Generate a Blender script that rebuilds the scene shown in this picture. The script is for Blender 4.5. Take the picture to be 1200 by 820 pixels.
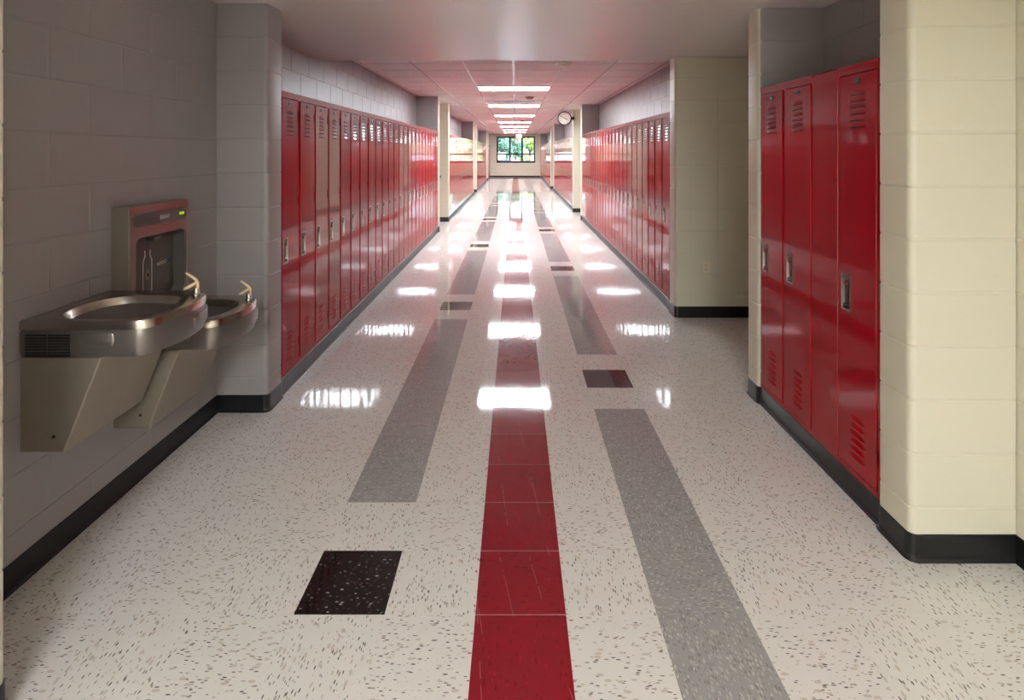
import bpy, math, random
from mathutils import Vector, Matrix
random.seed(7)
S = bpy.context.scene
COL = S.collection
for o in list(bpy.data.objects):
    bpy.data.objects.remove(o)

# ------------------------------------------------------------------ camera
CAM_H = 1.5535
F_PX = 665.0
cam_d = bpy.data.cameras.new('camera')
cam = bpy.data.objects.new('camera', cam_d)
COL.objects.link(cam)
cam.location = (0, 0, CAM_H)
cam.rotation_euler = (math.pi / 2, 0, 0)
cam_d.sensor_width = 36.0
cam_d.lens = F_PX / 1200 * 36
cam_d.shift_x = -(603.7 - 600) / 1200
cam_d.shift_y = -(410 - 177.5) / 1200
cam_d.clip_start = 0.05
cam_d.clip_end = 400
S.camera = cam

# ------------------------------------------------------------------ light and exposure
LAMP = 46.0            # radiance of the ceiling light diffusers
world = bpy.data.worlds.new('world')
S.world = world
world.use_nodes = True
wn = world.node_tree.nodes
wl = world.node_tree.links
wn.clear()
sky = wn.new('ShaderNodeTexSky')
sky.sky_type = 'NISHITA'
sky.sun_disc = False
sky.sun_elevation = math.radians(48)
sky.sun_rotation = math.radians(150)
bg = wn.new('ShaderNodeBackground')
bg.inputs['Strength'].default_value = 1.15
wo = wn.new('ShaderNodeOutputWorld')
wl.new(sky.outputs[0], bg.inputs[0])
wl.new(bg.outputs[0], wo.inputs[0])
sun_d = bpy.data.lights.new('sun', 'SUN')
sun_d.energy = 13.0
sun_d.angle = math.radians(0.6)
sun_d.color = (1.0, 0.95, 0.86)
sun = bpy.data.objects.new('sun', sun_d)
COL.objects.link(sun)
sun.rotation_euler = (math.radians(42), 0, math.radians(25))

S.view_settings.view_transform = 'Standard'
S.view_settings.look = 'None'
S.view_settings.gamma = 1
S.view_settings.use_curve_mapping = False
S.view_settings.exposure = 0.62
S.cycles.use_denoising = True
S.cycles.max_bounces = 10
S.cycles.diffuse_bounces = 6
S.cycles.glossy_bounces = 6
S.cycles.sample_clamp_indirect = 6.0
S.cycles.caustics_reflective = False
S.cycles.caustics_refractive = False

# ------------------------------------------------------------------ helpers
def lin(r, g, b):
    def c(v):
        v /= 255.0
        return v / 12.92 if v <= 0.04045 else ((v + 0.055) / 1.055) ** 2.4
    return (c(r), c(g), c(b), 1.0)

MATS = {}
def mat(name, rgb=(200, 200, 200), rough=0.5, metal=0.0, coat=0.0, coat_rough=0.05, emit=None, emit_s=0.0, spec=0.5):
    m = bpy.data.materials.new(name)
    m.use_nodes = True
    p = m.node_tree.nodes['Principled BSDF']
    p.inputs['Base Color'].default_value = lin(*rgb)
    p.inputs['Roughness'].default_value = rough
    p.inputs['Metallic'].default_value = metal
    p.inputs['Coat Weight'].default_value = coat
    p.inputs['Coat Roughness'].default_value = coat_rough
    p.inputs['Specular IOR Level'].default_value = spec
    if emit:
        p.inputs['Emission Color'].default_value = lin(*emit)
        p.inputs['Emission Strength'].default_value = emit_s
    MATS[name] = m
    return m

def nodes(m):
    return m.node_tree.nodes, m.node_tree.links, m.node_tree.nodes['Principled BSDF']

def math_node(n, l, op, a, b=None):
    k = n.new('ShaderNodeMath'); k.operation = op
    for i, v in enumerate((a, b)):
        if v is None: continue
        if isinstance(v, (int, float)): k.inputs[i].default_value = v
        else: l.new(v, k.inputs[i])
    return k.outputs[0]

def mix_node(n, l, fac, a, b):
    k = n.new('ShaderNodeMix'); k.data_type = 'RGBA'
    if isinstance(fac, (int, float)): k.inputs[0].default_value = fac
    else: l.new(fac, k.inputs[0])
    for i, v in ((6, a), (7, b)):
        if isinstance(v, tuple): k.inputs[i].default_value = v
        else: l.new(v, k.inputs[i])
    return k.outputs[2]

def add_bump(m, scale, strength, dist=0.002, coord='Object', detail=2.0, stretch=(1, 1, 1)):
    n, l, p = nodes(m)
    tc = n.new('ShaderNodeTexCoord')
    mp = n.new('ShaderNodeMapping'); mp.inputs['Scale'].default_value = stretch
    nz = n.new('ShaderNodeTexNoise'); nz.inputs['Scale'].default_value = scale; nz.inputs['Detail'].default_value = detail
    b = n.new('ShaderNodeBump'); b.inputs['Strength'].default_value = strength; b.inputs['Distance'].default_value = dist
    if coord == 'World':
        g = n.new('ShaderNodeNewGeometry'); l.new(g.outputs['Position'], mp.inputs[0])
    else:
        l.new(tc.outputs[coord], mp.inputs[0])
    l.new(mp.outputs[0], nz.inputs['Vector']); l.new(nz.outputs[0], b.inputs['Height']); l.new(b.outputs[0], p.inputs['Normal'])
    return b

class MB:
    """collects geometry; build() links it as one mesh object"""
    def __init__(self):
        self.v, self.f, self.m = [], [], []
    def face(self, pts, mi=0):
        i = len(self.v); self.v += [tuple(p) for p in pts]; self.f.append(tuple(range(i, i + len(pts)))); self.m.append(mi)
    def box(self, x0, x1, y0, y1, z0, z1, mi=0):
        i = len(self.v)
        self.v += [(x0, y0, z0), (x1, y0, z0), (x1, y1, z0), (x0, y1, z0), (x0, y0, z1), (x1, y0, z1), (x1, y1, z1), (x0, y1, z1)]
        for q in ((0, 3, 2, 1), (4, 5, 6, 7), (0, 1, 5, 4), (1, 2, 6, 5), (2, 3, 7, 6), (3, 0, 4, 7)):
            self.f.append(tuple(i + k for k in q)); self.m.append(mi)
    def loops(self, loops, cap0=True, cap1=True, mi=0, closed=True):
        """skin successive rings that hold the same number of points"""
        i = len(self.v); n = len(loops[0])
        for L in loops: self.v += [tuple(p) for p in L]
        for a in range(len(loops) - 1):
            for k in range(n if closed else n - 1):
                k2 = (k + 1) % n
                self.f.append((i + a * n + k, i + a * n + k2, i + (a + 1) * n + k2, i + (a + 1) * n + k)); self.m.append(mi)
        if cap0: self.f.append(tuple(i + k for k in reversed(range(n)))); self.m.append(mi)
        if cap1: self.f.append(tuple(i + (len(loops) - 1) * n + k for k in range(n))); self.m.append(mi)
    def tube(self, pts, r, n=8, mi=0):
        pts = [Vector(p) for p in pts]
        rs = r if isinstance(r, (list, tuple)) else [r] * len(pts)
        L = []
        up = Vector((0.13, 0.31, 0.94))
        for k, p in enumerate(pts):
            d = (pts[min(k + 1, len(pts) - 1)] - pts[max(k - 1, 0)]).normalized()
            a = d.cross(up)
            if a.length < 0.05: a = d.cross(Vector((1, 0, 0)))
            a.normalize(); b = d.cross(a)
            L.append([p + (a * math.cos(t) + b * math.sin(t)) * rs[k] for t in [2 * math.pi * q / n for q in range(n)]])
        self.loops(L, mi=mi)
    def lathe(self, prof, n=20, axis='z', mi=0, c=(0, 0, 0)):
        """prof: (radius, height) pairs about an axis"""
        L = []
        for r, h in prof:
            ring = []
            for q in range(n):
                t = 2 * math.pi * q / n; a, b = r * math.cos(t), r * math.sin(t)
                p = (a, b, h) if axis == 'z' else ((a, -h, b) if axis == 'y' else (h, a, b))
                ring.append((c[0] + p[0], c[1] + p[1], c[2] + p[2]))
            L.append(ring)
        self.loops(L, mi=mi)
    def mesh(self, name, mats, smooth=False, ang=38):
        me = bpy.data.meshes.new(name)
        me.from_pydata(self.v, [], self.f)
        for m in (mats if isinstance(mats, (list, tuple)) else [mats]): me.materials.append(m)
        me.polygons.foreach_set('material_index', self.m)
        import bmesh
        bm = bmesh.new(); bm.from_mesh(me)
        bmesh.ops.remove_doubles(bm, verts=bm.verts, dist=1e-6)
        bmesh.ops.recalc_face_normals(bm, faces=bm.faces)
        bm.to_mesh(me); bm.free()
        if smooth:
            me.polygons.foreach_set('use_smooth', [True] * len(me.polygons))
            me.set_sharp_from_angle(angle=math.radians(ang))
        me.update()
        return me
    def build(self, name, mats, parent=None, smooth=False, loc=None):
        return link(name, self.mesh(name, mats, smooth), parent, loc)

def link(name, data, parent=None, loc=None, rot=None):
    o = bpy.data.objects.new(name, data)
    COL.objects.link(o)
    if parent is not None: o.parent = parent
    if loc is not None: o.location = loc
    if rot is not None: o.rotation_euler = rot
    return o

def tag(o, label, cat, group=None, kind=None):
    o['label'] = label
    if cat: o['category'] = cat
    if group: o['group'] = group
    if kind: o['kind'] = kind
    return o

def thing(name, label, cat, loc=(0, 0, 0), rotz=0, group=None):
    o = link(name, None, None, loc, (0, 0, rotz))
    o.empty_display_size = 0.1
    return tag(o, label, cat, group)

def struct_box(name, x0, x1, y0, y1, z0, z1, m, label, cat='wall'):
    b = MB(); b.box(x0, x1, y0, y1, z0, z1)
    return tag(b.build(name, m), label, cat, kind='structure')

def rrect(w, h, r, n=4):
    """rounded rectangle outline in (a, b), centred, counter-clockwise"""
    out = []
    for cx, cy, t0 in ((w / 2 - r, h / 2 - r, 0), (-w / 2 + r, h / 2 - r, 90), (-w / 2 + r, -h / 2 + r, 180), (w / 2 - r, -h / 2 + r, 270)):
        for k in range(n + 1):
            t = math.radians(t0 + 90 * k / n)
            out.append((cx + r * math.cos(t), cy + r * math.sin(t)))
    return out

def text_mesh(s, size, m, extrude=0.0006):
    cu = bpy.data.curves.new('lettering', 'FONT')
    cu.body = s; cu.size = size; cu.extrude = extrude; cu.align_x = 'CENTER'; cu.align_y = 'CENTER'
    cu.resolution_u = 3
    ob = bpy.data.objects.new('lettering', cu); COL.objects.link(ob)
    dg = bpy.context.evaluated_depsgraph_get()
    me = bpy.data.meshes.new_from_object(ob.evaluated_get(dg))
    bpy.data.objects.remove(ob); me.materials.clear(); me.materials.append(m)
    return me

# ------------------------------------------------------------------ materials
cream = mat('cream_block_paint', (204, 199, 180), 0.38)
add_bump(cream, 90, 0.25, 0.0015, 'World', 3)
grey = mat('grey_block_paint', (146, 141, 142), 0.36)
add_bump(grey, 90, 0.25, 0.0015, 'World', 3)

def brick_paint(name, rgb):
    """far walls whose blocks are too small to build"""
    m = mat(name, rgb, 0.4); n, l, p = nodes(m)
    g = n.new('ShaderNodeNewGeometry')
    sx = n.new('ShaderNodeSeparateXYZ'); l.new(g.outputs['Position'], sx.inputs[0])
    u = math_node(n, l, 'ADD', sx.outputs[0], sx.outputs[1])
    cb = n.new('ShaderNodeCombineXYZ'); l.new(u, cb.inputs[0]); l.new(sx.outputs[2], cb.inputs[1])
    br = n.new('ShaderNodeTexBrick'); br.inputs['Scale'].default_value = 1.0
    br.inputs['Brick Width'].default_value = 0.4064; br.inputs['Row Height'].default_value = 0.2032
    br.inputs['Mortar Size'].default_value = 0.005; br.inputs['Mortar Smooth'].default_value = 0.3
    l.new(cb.outputs[0], br.inputs['Vector'])
    b = n.new('ShaderNodeBump'); b.inputs['Distance'].default_value = 0.004; b.invert = True
    l.new(br.outputs['Fac'], b.inputs['Height']); l.new(b.outputs[0], p.inputs['Normal'])
    return m
cream_far = brick_paint('cream_block_paint_far', (204, 199, 180))
grey_far = brick_paint('grey_block_paint_far', (146, 141, 142))

soffit_m = mat('soffit_gypsum_paint', (240, 236, 232), 0.25)
add_bump(soffit_m, 3, 0.05, 0.01, 'World', 1)
ctile_m = mat('ceiling_tile_face', (240, 238, 236), 0.7)
add_bump(ctile_m, 160, 0.35, 0.002, 'Object', 3)
tee_m = mat('ceiling_tee_white', (246, 246, 250), 0.24)
slab_m = mat('ceiling_slab', (170, 165, 160), 0.8)
base_m = mat('black_vinyl_base', (13, 13, 14), 0.4)
plinth_m = mat('plinth_black', (26, 26, 27), 0.4)

red = mat('red_locker_enamel', (147, 0, 16), 0.4, coat=0.8, coat_rough=0.06, spec=0.05)
add_bump(red, 5, 0.04, 0.006, 'World', 1, (1, 1, 0.35))
red_shade = mat('red_louver_shade', (52, 2, 7), 0.7)  # darkened enamel that paints the shade under the louver hoods
steel = mat('brushed_steel', (158, 152, 143), 0.3, metal=1.0)
add_bump(steel, 40, 0.06, 0.001, 'Object', 2, (1, 1, 30))
dark_steel = mat('dark_latch_steel', (95, 90, 84), 0.3, metal=1.0)
plate_m = mat('number_plate_metal', (150, 150, 150), 0.25, metal=1.0)
plate_dark = mat('number_plate_dark', (38, 40, 42), 0.35)
lock_red = mat('lock_button_red', (120, 18, 18), 0.3)

fount_top = mat('fountain_stainless', (182, 174, 165), 0.27, metal=1.0)
add_bump(fount_top, 30, 0.05, 0.001, 'Object', 2, (1, 12, 1))
fount_skirt = mat('fountain_apron_grey', (112, 106, 101), 0.33, metal=0.55)
fount_case = mat('fountain_case_beige', (140, 130, 118), 0.36, metal=0.35)
add_bump(fount_case, 120, 0.15, 0.0008, 'Object', 2)
slot_m = mat('vent_slot_black', (14, 14, 14), 0.6)
spout_m = mat('bubbler_tan', (222, 196, 158), 0.22, metal=0.25)
chrome = mat('chrome', (205, 205, 210), 0.1, metal=1.0)
fill_case = mat('bottle_filler_steel', (168, 160, 154), 0.36, metal=1.0)
fill_side = mat('bottle_filler_side', (140, 130, 118), 0.4, metal=0.5)
fill_dark = mat('bottle_filler_dark', (84, 78, 73), 0.35)
fill_panel = mat('bottle_filler_panel', (78, 72, 68), 0.25)
print_w = mat('white_print', (200, 198, 200), 0.5)
print_b = mat('blue_print', (20, 60, 130), 0.4)
led_m = mat('green_indicator', (150, 180, 20), 0.4, emit=(170, 200, 10), emit_s=0.5)

lamp_m = mat('light_diffuser', (250, 250, 250), 0.4, emit=(241, 247, 253), emit_s=LAMP)
lamp_frame = mat('light_frame_white', (240, 240, 242), 0.35)
vent_m = mat('vent_white_metal', (226, 230, 240), 0.15)
vent_dark = mat('vent_dark', (70, 74, 92), 0.6)
plastic_w = mat('white_plastic', (236, 232, 226), 0.35)
plastic_p = mat('taupe_plastic', (150, 118, 110), 0.4)
ivory = mat('ivory_outlet', (214, 204, 180), 0.35)
black_p = mat('black_plastic', (18, 18, 20), 0.35)
clock_face = mat('clock_face_white', (236, 230, 222), 0.4)
exit_face = mat('exit_sign_face', (250, 236, 232), 0.4, emit=(255, 225, 220), emit_s=1.4)
exit_red = mat('exit_letter_red', (200, 20, 24), 0.4, emit=(235, 40, 45), emit_s=0.9)
win_frame = mat('window_frame_black', (6, 6, 7), 0.5)

def pane_glass():
    m = bpy.data.materials.new('window_glass'); m.use_nodes = True
    n, l = m.node_tree.nodes, m.node_tree.links; n.clear()
    t = n.new('ShaderNodeBsdfTransparent'); t.inputs[0].default_value = (0.9, 0.95, 0.96, 1)
    g = n.new('ShaderNodeBsdfGlossy'); g.inputs['Roughness'].default_value = 0.02
    fr = n.new('ShaderNodeFresnel'); fr.inputs['IOR'].default_value = 1.35
    mx = n.new('ShaderNodeMixShader'); o = n.new('ShaderNodeOutputMaterial')
    l.new(fr.outputs[0], mx.inputs[0]); l.new(t.outputs[0], mx.inputs[1]); l.new(g.outputs[0], mx.inputs[2]); l.new(mx.outputs[0], o.inputs[0])
    return m
glass_m = pane_glass()

def vct(name, base, base2, specks, rough=0.05):
    """vinyl composition tile: chips elongated along the tile's own x, different on every tile"""
    m = mat(name, base, rough); n, l, p = nodes(m)
    tc = n.new('ShaderNodeTexCoord'); oi = n.new('ShaderNodeObjectInfo')
    off = math_node(n, l, 'MULTIPLY', oi.outputs['Random'], 57.0)
    va = n.new('ShaderNodeVectorMath'); va.operation = 'ADD'
    cb = n.new('ShaderNodeCombineXYZ'); l.new(off, cb.inputs[0]); l.new(off, cb.inputs[1])
    l.new(tc.outputs['Object'], va.inputs[0]); l.new(cb.outputs[0], va.inputs[1])
    nz = n.new('ShaderNodeTexNoise'); nz.inputs['Scale'].default_value = 14; nz.inputs['Detail'].default_value = 3
    l.new(va.outputs[0], nz.inputs['Vector'])
    col = mix_node(n, l, nz.outputs[0], lin(*base), lin(*base2))
    for (scale, sx, frac, size, rgb) in specks:
        mp = n.new('ShaderNodeMapping'); mp.inputs['Scale'].default_value = (1.0 / sx, 1, 1)
        mp.inputs['Rotation'].default_value = (0, 0, math.radians(8 + scale % 9))
        mp.inputs['Location'].default_value = (scale * 0.37, scale * 0.21, 0)
        l.new(va.outputs[0], mp.inputs[0])
        vo = n.new('ShaderNodeTexVoronoi'); vo.voronoi_dimensions = '2D'; vo.feature = 'F1'
        vo.inputs['Scale'].default_value = scale
        l.new(mp.outputs[0], vo.inputs['Vector'])
        sp = n.new('ShaderNodeSeparateColor'); l.new(vo.outputs['Color'], sp.inputs[0])
        has = math_node(n, l, 'LESS_THAN', sp.outputs[0], frac)
        rad = math_node(n, l, 'MULTIPLY', math_node(n, l, 'ADD', sp.outputs[1], 0.25), size)
        ins = math_node(n, l, 'LESS_THAN', vo.outputs['Distance'], rad)
        fac = math_node(n, l, 'MULTIPLY', has, ins)
        col = mix_node(n, l, fac, col, lin(*rgb))
    l.new(col, p.inputs['Base Color'])
    g = n.new('ShaderNodeNewGeometry')
    nb = n.new('ShaderNodeTexNoise'); nb.inputs['Scale'].default_value = 7; nb.inputs['Detail'].default_value = 2
    l.new(g.outputs['Position'], nb.inputs['Vector'])
    b = n.new('ShaderNodeBump'); b.inputs['Strength'].default_value = 0.035; b.inputs['Distance'].default_value = 0.01
    l.new(nb.outputs[0], b.inputs['Height']); l.new(b.outputs[0], p.inputs['Normal'])
    return m, col
vct_white, _ = vct('vinyl_tile_white', (223, 219, 214), (215, 211, 206),
    [(140, 3.4, 0.17, 0.30, (150, 144, 140)), (160, 3.4, 0.12, 0.30, (100, 95, 94)), (70, 2.4, 0.25, 0.3, (198, 187, 177))])
vct_grey, _ = vct('vinyl_tile_grey', (158, 156, 155), (147, 145, 144),
    [(120, 2.8, 0.5, 0.36, (176, 170, 167)), (110, 2.6, 0.5, 0.33, (136, 130, 128)), (130, 2.4, 0.12, 0.3, (192, 186, 180))])
vct_black, _ = vct('vinyl_tile_black', (34, 29, 29), (28, 24, 24),
    [(110, 2.2, 0.10, 0.28, (140, 136, 134)), (120, 2.4, 0.25, 0.25, (60, 54, 53))])
vct_red, rc = vct('vinyl_tile_red', (138, 20, 34), (126, 19, 32),
    [(75, 2.6, 0.25, 0.3, (120, 8, 22)), (90, 2.2, 0.12, 0.25, (152, 24, 36))])
def scratches(m, col):
    n, l, p = nodes(m)
    g = n.new('ShaderNodeNewGeometry')
    out = col
    for ang, sc, sd in ((-9, 9.0, 3.1), (-14, 7.0, 11.7)):
        mp = n.new('ShaderNodeMapping'); mp.vector_type = 'TEXTURE'; mp.inputs['Rotation'].default_value = (0, 0, math.radians(ang + 20)); mp.inputs['Location'].default_value = (sd, sd, 0)
        l.new(g.outputs['Position'], mp.inputs[0])
        sx = n.new('ShaderNodeSeparateXYZ'); l.new(mp.outputs[0], sx.inputs[0])
        fr = math_node(n, l, 'FRACT', math_node(n, l, 'MULTIPLY', sx.outputs[0], sc))
        line = math_node(n, l, 'LESS_THAN', math_node(n, l, 'ABSOLUTE', math_node(n, l, 'SUBTRACT', fr, 0.5)), 0.007)
        nz = n.new('ShaderNodeTexNoise'); nz.inputs['Scale'].default_value = 2.6; nz.inputs['Detail'].default_value = 1
        l.new(mp.outputs[0], nz.inputs['Vector'])
        n2 = n.new('ShaderNodeTexNoise'); n2.inputs['Scale'].default_value = 45; l.new(mp.outputs[0], n2.inputs['Vector'])
        msk = math_node(n, l, 'MULTIPLY', math_node(n, l, 'GREATER_THAN', nz.outputs[0], 0.55), math_node(n, l, 'GREATER_THAN', n2.outputs[0], 0.42))
        fac = math_node(n, l, 'MULTIPLY', math_node(n, l, 'MULTIPLY', line, msk), 0.5)
        out = mix_node(n, l, fac, out, lin(200, 130, 130))
    l.new(out, p.inputs['Base Color'])
scratches(vct_red, rc)
grout_m = mat('tile_joint', (206, 178, 172), 0.4)

# ------------------------------------------------------------------ dimensions
T = 0.3048
FY0 = 1.9046            # near edge of tile row 0
CX0 = -0.134            # left edge of the red tile column
ZC = 2.615              # acoustic ceiling height
ZS = 2.4384             # plaster soffit height
Y_SOF = 5.52
Y_FAR = 34.2
XW = 1.90               # back of the locker recesses
COURSE = 0.2032
LW = 0.3048             # locker width
LZ0 = 0.1016            # locker stands on the plinth
LH = 1.838

# ------------------------------------------------------------------ floor
b = MB(); b.box(-3.2, 3.2, -8.2, Y_FAR + 0.2, -0.15, -0.0010)
floor = tag(b.build('floor', grout_m), 'glossy speckled off-white vinyl tile floor with a red centre stripe', 'floor', kind='structure')
def tile_kind(c, r):
    if c == 0: return 3
    if c == -2:
        k = r % 12
        return 2 if k == 0 else (1 if 2 <= k <= 10 else 0)
    if c == 2:
        k = (r - 6) % 12
        return 2 if k == 0 else (1 if 2 <= k <= 10 else 0)
    return 0
TM = [vct_white, vct_grey, vct_black, vct_red]
tile_mesh = {}
for k in range(4):
    for rot in (0, 1):
        gx, gy = (0.0001, 0.0004)
        if k == 3: gx, gy = (0.0001, 0.0016)
        hx, hy = T / 2 - gx, T / 2 - gy
        if rot: hx, hy = hy, hx
        b = MB(); b.box(-hx, hx, -hy, hy, -0.0009, 0)
        tile_mesh[k, rot] = b.mesh('floor_tile', TM[k])
NROW = 25
far = MB()
for r in range(-32, 107):
    y0 = FY0 + r * T
    for c in range(-10, 10):
        x0 = CX0 + c * T
        near_tile = -1 <= r < NROW - 1 and -6 <= c <= 5
        k = tile_kind(c, r)
        if y0 + T > Y_FAR: continue
        if near_tile:
            rot = (r + c) % 2
            o = link('floor_tile', tile_mesh[k, rot], floor, (x0 + T / 2, y0 + T / 2, 0), (0, 0, math.pi / 2 * rot + math.pi * random.randint(0, 1)))
        elif x0 > -3.2 and x0 + T < 3.2:
            far.face([(x0 + 0.0004, y0 + 0.0008, 0), (x0 + T - 0.0004, y0 + 0.0008, 0), (x0 + T - 0.0004, y0 + T - 0.0008, 0), (x0 + 0.0004, y0 + T - 0.0008, 0)], k)
            far.face([(x0 + 0.0004, y0 + 0.0008, -0.0009), (x0 + 0.0004, y0 + 0.0008, 0), (x0 + T - 0.0004, y0 + 0.0008, 0), (x0 + T - 0.0004, y0 + 0.0008, -0.0009)], k)
o = far.build('floor_tiles', TM, floor); o['kind'] = 'stuff'

# ------------------------------------------------------------------ ceiling
b = MB(); b.box(-3.4, 3.4, -8.4, Y_FAR + 0.4, ZC + 0.05, ZC + 0.35)
ceiling = tag(b.build('ceiling', slab_m), 'suspended ceiling of square acoustic tiles above the corridor', 'ceiling', kind='structure')
b = MB(); b.box(-3.2, 3.2, -1.2, Y_SOF, ZS, ZC + 0.05)
tag(b.build('ceiling', soffit_m), 'smooth painted plaster soffit lower than the tiled ceiling', 'ceiling', kind='structure')
LIGHT_Y = [9.6 + 3.6576 * k for k in range(7)]
CT = 0.6096
COLX = [-0.02 + CT * k for k in range(-3, 4)]
row0 = LIGHT_Y[0] - CT / 2 - CT * 6
b = MB()
h = CT / 2 - 0.004
b.loops([[(sx * h, sy * h, 0.03) for sx, sy in ((-1, -1), (1, -1), (1, 1), (-1, 1))], [(sx * h, sy * h, 0.006) for sx, sy in ((-1, -1), (1, -1), (1, 1), (-1, 1))], [(sx * (h - 0.006), sy * (h - 0.006), 0.0) for sx, sy in ((-1, -1), (1, -1), (1, 1), (-1, 1))]])
ct_mesh = b.mesh('ceiling_tile', ctile_m)
VENT = (row0 + CT * 10, )
rows = int((Y_FAR - row0) / CT)
vent_row, grille_row = 10, 16
for r in range(rows):
    y = row0 + CT * (r + 0.5)
    lit = any(abs(y - ly) < 0.05 for ly in LIGHT_Y)
    for c in range(6):
        x = COLX[c] + CT / 2
        if c in (2, 3) and (lit or r == vent_row): continue
        if c == 3 and r == grille_row: continue
        link('ceiling_tile', ct_mesh, ceiling, (x, y, ZC + 0.004))
y1 = row0 + CT * rows
for k, x in enumerate(COLX):                               # main tees
    lo = Y_SOF + 0.01
    spans = [(lo, Y_FAR)]
    if k == 3:
        spans = []; a = lo
        for ly in LIGHT_Y: spans.append((a, ly - CT / 2)); a = ly + CT / 2
        spans.append((a, Y_FAR))
    for a, c in spans:
        b = MB(); b.box(-0.012, 0.012, 0, c - a, 0, 0.012); b.build('ceiling_tee', tee_m, ceiling, loc=(x, a, ZC - 0.003))
for r in range(rows + 1):                                  # cross tees
    y = row0 + CT * r
    b = MB(); b.box(-1.88, 1.88, -0.010, 0.010, 0, 0.012); b.build('cross_tee', tee_m, ceiling, loc=(0, y, ZC - 0.002))
b = MB()
for sx in (-1, 1):                                         # border strips that close the grid at the walls
    b.box(min(sx * 1.80, sx * 3.2), max(sx * 1.80, sx * 3.2), Y_SOF, Y_FAR, ZC + 0.006, ZC + 0.04)
b.box(-3.2, 3.2, Y_SOF, row0, ZC + 0.006, ZC + 0.04)
b.box(-3.2, 3.2, -8.2, -1.2, ZC, ZC + 0.04)
b.box(-3.2, 3.2, row0 + CT * rows, Y_FAR, ZC + 0.006, ZC + 0.04)
b.build('border_panel', ctile_m, ceiling)

# ------------------------------------------------------------------ walls of painted concrete blocks
block_cache = {}
def block_mesh(w, h, m):
    key = (round(w, 3), round(h, 3), m.name)
    if key not in block_cache:
        b = MB(); c = 0.0035
        def R(i, y): return [(-w / 2 + i, y, i), (w / 2 - i, y, i), (w / 2 - i, y, h - i), (-w / 2 + i, y, h - i)]
        b.loops([R(0, 0.03), R(0, 0.002), R(c, 0.0)])
        block_cache[key] = b.mesh('block', m)
    return block_cache[key]
J = 0.0055
def block_face(parent, origin, rotz, length, z0, z1, m, off=0.0, alt=True):
    """running-bond blocks on a plane; origin is the left end seen from the front, local x runs along it"""
    u = Vector((math.cos(rotz), math.sin(rotz), 0))
    k = int(round(z0 / COURSE)) if abs(z0 / COURSE - round(z0 / COURSE)) < 1e-3 else int(z0 / COURSE)
    z = k * COURSE
    while z < z1 - 0.01:
        za, zb = max(z, z0), min(z + COURSE, z1)
        s = -((off + (0.2032 if (alt and k % 2 == 0) else 0.0)) % 0.4064)
        while s < length - 0.01:
            a, c = max(s, 0), min(s + 0.4064, length)
            if c - a > 0.02 and zb - za > 0.02:
                p = Vector(origin) + u * ((a + c) / 2)
                link('block', block_mesh(c - a - J, zb - za - J, m), parent, (p.x, p.y, za + J / 2), (0, 0, rotz))
            s += 0.4064
        z += COURSE; k += 1

R_B = 0.028
def pillar(side, xf, y0, y1, ztop, m_front, m_side, m_back, label, blocks=True, deep=None):
    """bullnose block pier; side -1 left, +1 right; xf = |x| of the corridor face"""
    core_d = deep or XW
    def plan(i):
        pts = []
        for k in range(7):
            t = math.radians(90 * k / 6)
            pts.append((xf + R_B - (R_B - i) * math.sin(t) if False else xf + R_B - (R_B - i) * math.sin(t), y0 + R_B - (R_B - i) * math.cos(t)))
        for k in range(7):
            t = math.radians(90 * k / 6)
            pts.append((xf + R_B - (R_B - i) * math.cos(t), y1 - R_B + (R_B - i) * math.sin(t)))
        pts.append((core_d, y1 - i)); pts.append((core_d, y0 + i))
        return [(side * x, y) for x, y in pts]
    def prism(mb, i0, zlist):
        mb.loops([[(x, y, z) for x, y in plan(i)] for i, z in zlist])
    mats = [m_front, m_side, m_back]
    def paint(me):
        for p in me.polygons:
            ny = p.normal.y
            p.material_index = 0 if ny < -0.8 else (2 if ny > 0.8 else 1)
    b = MB(); prism(b, 0, [(0.0022 if blocks else 0, 0), (0.0022 if blocks else 0, ztop)])
    me = b.mesh('pillar', mats, True); paint(me)
    o = tag(link('pillar', me), label, 'pillar', kind='structure')
    if blocks:
        n = int(ztop / COURSE + 0.02)
        cache = {}
        z = 0.0; k = 0
        while z < ztop - 0.02:
            h = min(COURSE, ztop - z)
            key = round(h, 3)
            if key not in cache:
                b = MB(); e = J / 2
                prism(b, 0, [(0.0028, e), (0.0, e + 0.004), (0.0, h - e - 0.004), (0.0028, h - e)])
                me = b.mesh('block', mats, True, 20); paint(me); cache[key] = me
            link('block', cache[key], o, (0, 0, z))
            z += COURSE
    return o

def wall_box(name, side, x0, x1, y0, y1, z1, m, label):
    a, c = sorted((side * x0, side * x1))
    return struct_box(name, a, c, y0, y1, 0, z1, m, label)

PL, PR = 1.475, 1.50     # |x| of pier faces, left and right
# --- left side
pillar(-1, 1.40, 1.37, 1.569, ZS, cream, cream, grey, 'cream block pillar on the near side of the drinking fountains')
wl_ = wall_box('wall_left', -1, 1.782, 2.1, 1.569, 3.387, ZS, grey, 'grey painted block wall behind the drinking fountains')
block_face(wl_, (-1.78, 1.569, 0), math.pi / 2, 3.387 - 1.569, 0, ZS, grey, off=0.4064 - ((3.387 - 1.569) % 0.4064) + 0.2032 * 0)
pillar(-1, PL, 3.387, 3.6, ZS, grey, grey, grey, 'grey block pillar between the drinking fountains and the red lockers')
wall_box('wall_left', -1, 1.9, 2.1, -8.2, 1.4, ZC, cream, 'cream wall on the left behind the first pillar')
LEFT_REC = [(3.6, 10.915), (12.782, 20.097), (21.974, 29.289), (31.166, Y_FAR)]
wn_ = ['long left row', 'second left row', 'third left row', 'last left row']
txt = ['beside the drinking fountains', 'past the first left doorway', 'past the second left doorway', 'next to the window wall']
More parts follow.
